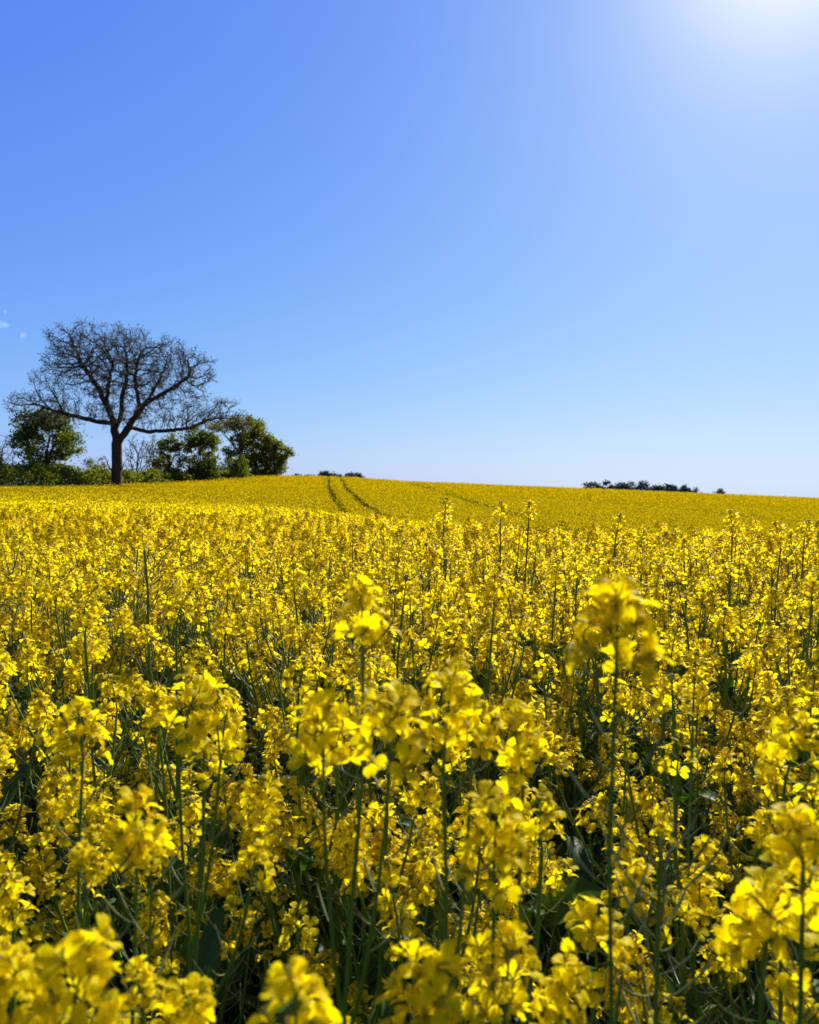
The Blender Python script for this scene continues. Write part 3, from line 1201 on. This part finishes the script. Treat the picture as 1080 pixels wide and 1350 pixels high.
mb0, mb1 = MB(), MB()
branch_tubes((mb0, mb1), N, par2, R_, 0.075)
link('trunk', mb0.mesh('trunk', [BARK]), tr)
link('crown', mb1.mesh('crown', [TWIG]), tr)
tips = N[(kids == 0) & (N[:, 2] > 7)]
mb = MB()
sel = tips[r.random(len(tips)) < 0.75]
leaf_quads(mb, np.repeat(sel, 2, 0) + r.normal(size=(len(sel) * 2, 3)) * 0.12, 0.085, 0, r=r)
link('foliage', mb.mesh('foliage', [BUDLEAF], False), tr)
mb = MB()
tube(mb, [(-0.42, -0.1, 2.9), (-0.75, -0.15, 3.3), (-0.95, -0.15, 3.9), (-1.15, -0.1, 4.35)], [0.12, 0.09, 0.06, 0.03], 6)
tube(mb, [(-0.92, -0.15, 3.8), (-0.82, -0.1, 4.3)], [0.05, 0.02], 5)
tube(mb, [(0.40, -0.1, 2.8), (0.80, -0.1, 3.2), (1.0, -0.05, 3.8), (1.35, 0, 4.3)], [0.12, 0.08, 0.05, 0.02], 6)
link('side_branch', mb.mesh('side_branch', [BARK]), tr)


def leafy_tree(name, base, blobs, trunk_h, trunk_r, nleaf, lsize, mat, label, group=None, limbs=7, seed=0, cat='tree', clump=0.55, bark=BARK, trunk=True):
    """blobs: (cx,cy,cz,rx,ry,rz) relative to the foot; leaves sit in clumps spread through them"""
    r = np.random.default_rng(seed + 77)
    root = empty(name, base, label, cat, group)
    vols = np.array([b[3] * b[4] * b[5] for b in blobs]) ** 0.75
    vols /= vols.sum()
    cl = []
    for b, v in zip(blobs, vols):
        k = max(3, int(nleaf / 45 * v))
        cl.append(ell_points(r, k, b[:3], b[3], b[4], b[5], 0.30))
    cl = np.concatenate(cl)
    mb = MB()
    P = np.repeat(cl, 45, 0)
    cs = np.repeat(r.uniform(0.6, 1.3, len(cl)), 45)
    P = P + r.normal(size=P.shape) * clump * 1.15 * cs[:, None] * np.array([0.6, 0.6, 0.42])
    P = P[P[:, 2] > 0.15]
    leaf_quads(mb, P, lsize, 0, r=r)
    if trunk:
        tb = MB()
        tube(tb, [(0, 0, -0.3), (0.05, 0, trunk_h * 0.35), (-0.05, 0.05, trunk_h * 0.7), (0, 0, trunk_h)], np.array([1.25, 1.0, 0.85, 0.6]) * trunk_r, 8)
        for k in range(limbs):
            e = cl[int(r.integers(0, len(cl)))]
            s = np.array([0, 0, trunk_h * r.uniform(0.45, 0.95)])
            tube(tb, bez(s, s * 0.4 + e * 0.6 + [0, 0, 0.2], e, 6), np.linspace(0.5, 0.10, 6) * trunk_r, 5)
        link('trunk', tb.mesh('trunk', [bark]), root)
    link('crown', mb.mesh('crown', [mat], False), root)
    return root


def place(px, row, Y):
    p = at(px, row, Y)
    return (float(p[0]), Y, float(ground_z(p[0], Y)))


# bush-like tree left of the great one
leafy_tree('field_tree', place(61, 606, 104), [(0, 0, 6.9, 3.5, 3.2, 3.2), (0, 0, 4.2, 2.4, 2.2, 1.6), (-1.5, 0, 8.7, 2.3, 2.2, 1.8), (0.7, 0, 9.5, 2.2, 2.2, 1.5), (2.7, 0, 6.3, 1.9, 2, 1.8), (-2.7, 0, 6.2, 1.7, 2, 1.8)],
           5.5, 0.22, 11500, 0.17, FOLD, 'dense round dark green tree behind the hedge left of the bare tree', seed=1)


def bare_small(name, base, h, w_, label, mat, seed, leaves=0, lmat=None, group=None, stems=6):
    r = np.random.default_rng(seed)
    root = empty(name, base, label, 'tree', group)
    nd, pr_ = [(0, 0, -0.2)], [-1]
    for k in range(1, 4):
        nd.append((0, 0, 0.12 * h * k / 3))
        pr_.append(k - 1)
    A = np.concatenate([ell_points(r, 420, (0, 0, h * 0.62), w_, w_, h * 0.37)])
    N_, p_ = colonize(A, nd, pr_, 0.3, 6.0, 0.55, 70, r)
    ex, ep_ = [], []
    for i_ in range(6, len(N_)):
        for _ in range(2):
            ex.append(N_[i_] + unit(r.normal(size=3) + [0, 0, 0.6]) * r.uniform(0.2, 0.5))
            ep_.append(i_)
    N_ = np.concatenate([N_, np.array(ex)])
    p_ = np.concatenate([p_, np.array(ep_)])
    Rr, kd = radii(N_, p_, 0.012, 2.3)
    Rr = np.maximum(Rr * (0.17 / Rr[1]), 0.018)
    a, b = MB(), MB()
    branch_tubes((a, b), N_, p_, Rr, 0.05)
    link('trunk', a.mesh('trunk', [mat]), root)
    link('crown', b.mesh('crown', [mat]), root)
    if leaves:
        t_ = N_[kd == 0]
        P = t_[r.integers(0, len(t_), leaves)] + r.normal(size=(leaves, 3)) * 0.2
        c = MB()
        leaf_quads(c, P, 0.12, 0, r=r)
        link('foliage', c.mesh('foliage', [lmat], False), root)
    return root


bare_small('thin_tree', place(2, 600, 112), 8.2, 2.2, 'pale bare twiggy tree cut by the left edge above the hedge', TWIG, 31)
bare_small('thin_tree', place(180, 608, 112), 8.0, 2.2, 'thin leafless tree close behind the right side of the great trunk', TWIG, 32)
bare_small('thin_tree', place(203, 612, 116), 8.0, 2.0, 'half bare tree with sparse yellowish leaves behind the hedge', TWIG, 33, 500, FOLM)
leafy_tree('field_tree', place(223, 612, 115), [(0, 0, 4.6, 1.9, 2.0, 2.8), (0.6, 0, 6.6, 1.3, 1.4, 1.3), (-0.9, 0, 3.4, 1.2, 1.3, 1.6)], 4.2, 0.16, 3600, 0.16, FOLM,
           'loose yellow green tree between the half bare tree and the darkest tree', seed=2)
leafy_tree('field_tree', place(265, 622, 118), [(0, 0, 4.8, 2.5, 2.4, 3.4), (-1.0, 0, 7.4, 1.6, 1.7, 1.5), (1.1, 0, 6.8, 1.5, 1.6, 1.5), (0.4, 0, 2.4, 2.0, 2, 1.8)], 3.5, 0.2, 9000, 0.17, FOLD,
           'very dark dense blunt topped tree, between the bare tree and the flat topped one', seed=3)
leafy_tree('field_tree', place(318, 628, 136), [(-2.6, 0, 9.6, 2.6, 2.4, 0.9), (0.6, 0, 10.0, 3.0, 2.6, 1.1), (-1.6, 0, 5.6, 1.2, 1.6, 1.4), (-0.4, 0, 7.4, 1.6, 1.8, 1.0)], 8.4, 0.26, 5200, 0.17, FOLM,
           'open tree with a flat top and sky showing through below it', seed=4, limbs=14)
leafy_tree('field_tree', place(337, 630, 140), [(0, 0, 5.8, 2.9, 2.8, 3.2), (-0.6, 0, 9.2, 2.2, 2.2, 1.5), (1.0, 0, 7.2, 2.2, 2.2, 1.7), (0, 0, 3.0, 2.6, 2.4, 2.0)], 4.5, 0.25, 9500, 0.18, FOLM,
           'tall leafy tree beside the flat topped one, near the end of the tree row', seed=5)
leafy_tree('field_tree', place(362, 632, 142), [(0, 0, 5.0, 2.3, 2.2, 2.4), (1.5, 0, 5.2, 1.6, 1.6, 1.1), (0.2, 0, 3.0, 1.7, 1.8, 1.7), (-0.8, 0, 6.3, 1.4, 1.4, 1.1)], 3.5, 0.2, 6500, 0.18, FOLM,
           'rounded leafy tree leaning over the field, last of the tree row', seed=6)
leafy_tree('bush', place(309, 630, 128), [(0, 0, 2.6, 2.1, 2, 1.7), (0.4, 0, 3.6, 1.4, 1.4, 1.0)], 1.5, 0.12, 3200, 0.16, FOLD,
           'dark rounded bush in front of the flat topped tree', seed=7, cat='bush')
leafy_tree('bush', place(128, 607, 108), [(0, 0, 3.9, 1.6, 1.5, 0.7), (0, 0, 2.4, 1.2, 1.2, 1.2)], 1.8, 0.1, 900, 0.13, FOLD, 'low flat bush peeping over the hedge just left of the great trunk', seed=8, cat='bush')


# hedge: one long run at the left, then separate rounded shrubs to the crest
def hedge_run(y0, y1, hfun, label, name, seed, n, cat):
    r = np.random.default_rng(seed)
    xm, ym = float(hedge_x((y0 + y1) / 2)), (y0 + y1) / 2
    root = empty(name, (xm, ym, float(ground_z(xm, ym))), label, cat)
    t = r.random(n)
    y = y0 + (y1 - y0) * t
    hump = hfun * np.interp(y, [75, 100, 112, 146], [1.18, 0.86, 0.82, 0.62]) * (0.88 + 0.10 * np.sin(y * 1.1 + seed) + 0.07 * np.sin(y * 2.7))
    a = r.uniform(0, math.pi, n)
    rr = np.sqrt(r.uniform(0.45, 1.0, n))
    across = np.cos(a) * rr * 1.5 + r.normal(size=n) * 0.12
    up = (np.abs(np.sin(a)) ** 0.6) * rr * hump + r.normal(size=n) * 0.12
    x = hedge_x(y) + across
    z = ground_z(x, y) + np.maximum(up, 0.1)
    P = np.stack([x - xm, y - ym, z - float(ground_z(xm, ym))], -1)
    mb = MB()
    leaf_quads(mb, P, 0.14, 0, r=r)
    link('foliage', mb.mesh('foliage', [FOLH], False), root)
    sb = MB()
    for k in range(int((y1 - y0) / 0.8)):
        yk = y0 + 0.8 * k
        xk = float(hedge_x(yk))
        p = np.array([xk - xm, yk - ym, float(ground_z(xk, yk)) - float(ground_z(xm, ym))])
        tube(sb, [p - [0, 0, 0.2], p + [0.05, 0, 0.7], p + [r.normal() * 0.3, r.normal() * 0.3, 1.9]], [0.07, 0.05, 0.02], 5)
    link('stem', sb.mesh('stem', [BARK]), root)
    return root


hedge_run(62, 146, 3.7, 'long green hedge running from the left edge behind the great trunk to the crest', 'hedge', 3, 62000, 'hedge')
sh = [(107, 2.1, 2.7, 'widest rounded shrub of the field edge row, nearest the great trunk'),
      (112.5, 1.9, 2.6, 'rounded shrub second in the field edge row, below the dark dense tree'),
      (118.5, 2.2, 2.8, 'tall rounded shrub below the dark bush in the field edge row'),
      (125, 2.0, 2.3, 'low broad shrub in the middle of the field edge row'),
      (131.5, 2.1, 2.5, 'smooth rounded shrub below the flat topped tree'),
      (137.5, 1.9, 2.4, 'small rounded shrub below the tall leafy tree'),
      (143, 1.8, 2.2, 'last small shrub of the row, at the crest of the field')]
for k, (y, rx, h, lab) in enumerate(sh):
    x = float(hedge_x(y)) + 1.0
    h += 0.5
    leafy_tree('shrub', (x, y, float(ground_z(x, y))), [(0, 0, h * 0.43, rx, rx * 1.5, h * 0.5), (0.2, 0, h * 0.25, rx * 1.05, rx * 1.6, h * 0.3)], h * 0.6, 0.09, 3200, 0.15, FOLH, lab,
               'shrubs along the field edge', seed=20 + k, cat='shrub', clump=0.35)

# far trees beyond the crest
def far_tree(px, toprow, Y, wpx, label, group, mat, seed, bare=False, flat=1.0):
    p = at(px, toprow, Y)
    g = float(ground_z(p[0], Y))
    H = float(p[2]) - g
    wd = wpx / 1080.0 * Y / 2
    vis = min(H * 0.75, wd * 1.7)
    leafy_tree('far_tree', (float(p[0]), Y, g), [(0, 0, H - vis * 0.5, wd, wd, vis * 0.5), (wd * 0.3, 0, H - vis * 0.62, wd * 0.8, wd * 0.8, vis * 0.4), (-wd * 0.35, 0, H - vis * 0.66, wd * 0.75, wd * 0.75, vis * 0.36)],
               H * 0.6, 0.2, 600 if bare else 1800, 0.26 if bare else 0.36, mat, label, group, 9, seed, 'tree', 0.6)


G2 = 'trees beyond the crest on the right'
for k, a in enumerate([
    (781, 635, 262, 24, 'round dark tree at the left end of the far clump on the skyline', FOLF, 0),
    (805, 634, 270, 24, 'highest dark tree in the left half of the far clump on the skyline', FOLF, 0),
    (822, 637, 262, 16, 'small tree right of the highest one in the far clump', FOLF, 0),
    (831, 635, 275, 16, 'thin hazy tree in the middle of the far clump', FARTWIG, 1),
    (846, 636, 262, 24, 'broad dark tree in the middle of the far clump', FOLF, 0),
    (861, 638, 268, 15, 'thin grey tree just right of the broad dark tree in the far clump', FARTWIG, 1),
    (868, 640, 262, 15, 'low dark tree before the gap in the far clump', FOLF, 0),
    (883, 639, 265, 17, 'dark tree just after the gap in the far clump', FOLF, 0),
    (895, 638, 272, 20, 'grey twiggy tree in the right half of the far clump', FARTWIG, 1),
    (903, 641, 262, 16, 'low dark tree near the right end of the far clump', FOLF, 0),
    (918, 641, 268, 22, 'pale bare tree at the right end of the far clump', FARTWIG, 1),
    (949, 645, 275, 9, 'tiny lone tree on the skyline right of the far clump', FARTWIG, 1)]):
    far_tree(a[0], a[1], a[2], a[3], a[4], G2, a[5], 40 + k, bool(a[6]))
G3 = 'trees peeping over the crest by the wheel tracks'
for k, a in enumerate([
    (392, 626.5, 225, 13, 'low hedge like tree on the crest next to the leafy tree row', FOLF),
    (409, 626, 230, 15, 'low spread tree on the crest left of the wheel tracks', FOLF),
    (428, 622, 228, 12, 'highest small tree on the crest at the top of the wheel tracks', FOLF),
    (437, 625, 232, 12, 'small tree touching the right of the highest one on the crest', FOLF),
    (447, 628, 232, 7, 'tiny bush on the crest between the two small tree groups', FOLF),
    (461, 626, 226, 10, 'small dark tree right of the wheel tracks on the crest, left of a pair', FOLF),
    (469, 625, 228, 11, 'small dark tree right of the wheel tracks on the crest, right of a pair', FOLF)]):
    far_tree(a[0], a[1], a[2], a[3], a[4], G3, a[5], 60 + k)

# ------------------------------------------------------------------ clouds: a few faint wisps and a short vapour trail
CL = bpy.data.materials.new('cloud_wisp')
CL.use_nodes = True
t = CL.node_tree
t.nodes.clear()
out = t.nodes.new('ShaderNodeOutputMaterial')
ms = t.nodes.new('ShaderNodeMixShader')
tp = t.nodes.new('ShaderNodeBsdfTransparent')
tl = t.nodes.new('ShaderNodeBsdfTranslucent')
tl.inputs[0].default_value = (0.9, 0.92, 0.95, 1)
lw = t.nodes.new('ShaderNodeLayerWeight')
lw.inputs[0].default_value = 0.35
rp = t.nodes.new('ShaderNodeValToRGB')
rp.color_ramp.elements[0].position = 0.0
rp.color_ramp.elements[0].color = (0.035, 0.035, 0.035, 1)
rp.color_ramp.elements[1].position = 0.75
rp.color_ramp.elements[1].color = (0, 0, 0, 1)
t.links.new(lw.outputs['Facing'], rp.inputs[0])
t.links.new(rp.outputs[0], ms.inputs[0])
t.links.new(tp.outputs[0], ms.inputs[1])
t.links.new(tl.outputs[0], ms.inputs[2])
t.links.new(ms.outputs[0], out.inputs[0])


def puff(mb, c, rx, ry, rz):
    u = np.linspace(0, math.pi, 13)
    v = np.linspace(0, 2 * math.pi, 20, endpoint=False)
    U, Vv = np.meshgrid(u, v, indexing='ij')
    P = np.stack([rx * np.sin(U) * np.cos(Vv), ry * np.sin(U) * np.sin(Vv), rz * np.cos(U)], -1).reshape(-1, 3) + c
    i, j = np.meshgrid(np.arange(12), np.arange(20), indexing='ij')
    mb.add(P, np.stack([i * 20 + j, (i + 1) * 20 + j, (i + 1) * 20 + (j + 1) % 20, i * 20 + (j + 1) % 20], -1).reshape(-1, 4))


for k, (px, row, spec, lab) in enumerate([
    (3, 427, [(0, 0, 8, 5), (-8, -3, 9, 5), (5, -2, 5, 4)], 'faint white cloud puff at the left edge above the bare tree'),
    (7, 411, [(0, 0, 2.5, 3)], 'tiny cloud speck above the larger puff at the left edge'),
    (31, 441, [(0, 0, 5, 4), (-2, -3, 3, 3)], 'very faint cloud wisp just left of the top of the bare tree')]):
    D = 2200.0
    u = D / 1080.0
    p = at(px, row, D)
    mb = MB()
    for (dx, dz, a, b) in spec:
        puff(mb, np.array([dx * u, 0, dz * u]), a * u, a * u, b * u)
    o = link('cloud', mb.mesh('cloud', [CL]))
    o.location = p
    tag(o, lab, 'cloud', 'small clouds at the left')
p0, p1 = at(37, 395, 2600), at(64, 386, 2900)
mb = MB()
tube(mb, [(p1 - p0) * t_ for t_ in np.linspace(0, 1, 7)], [1.0, 5.5, 6.0, 5.4, 4.6, 3.2, 0.6], 12)
o = link('vapour_trail', mb.mesh('vapour_trail', [CL]))
o.location = p0
tag(o, 'short white aircraft vapour trail in the blue above the bare tree', 'vapour trail')
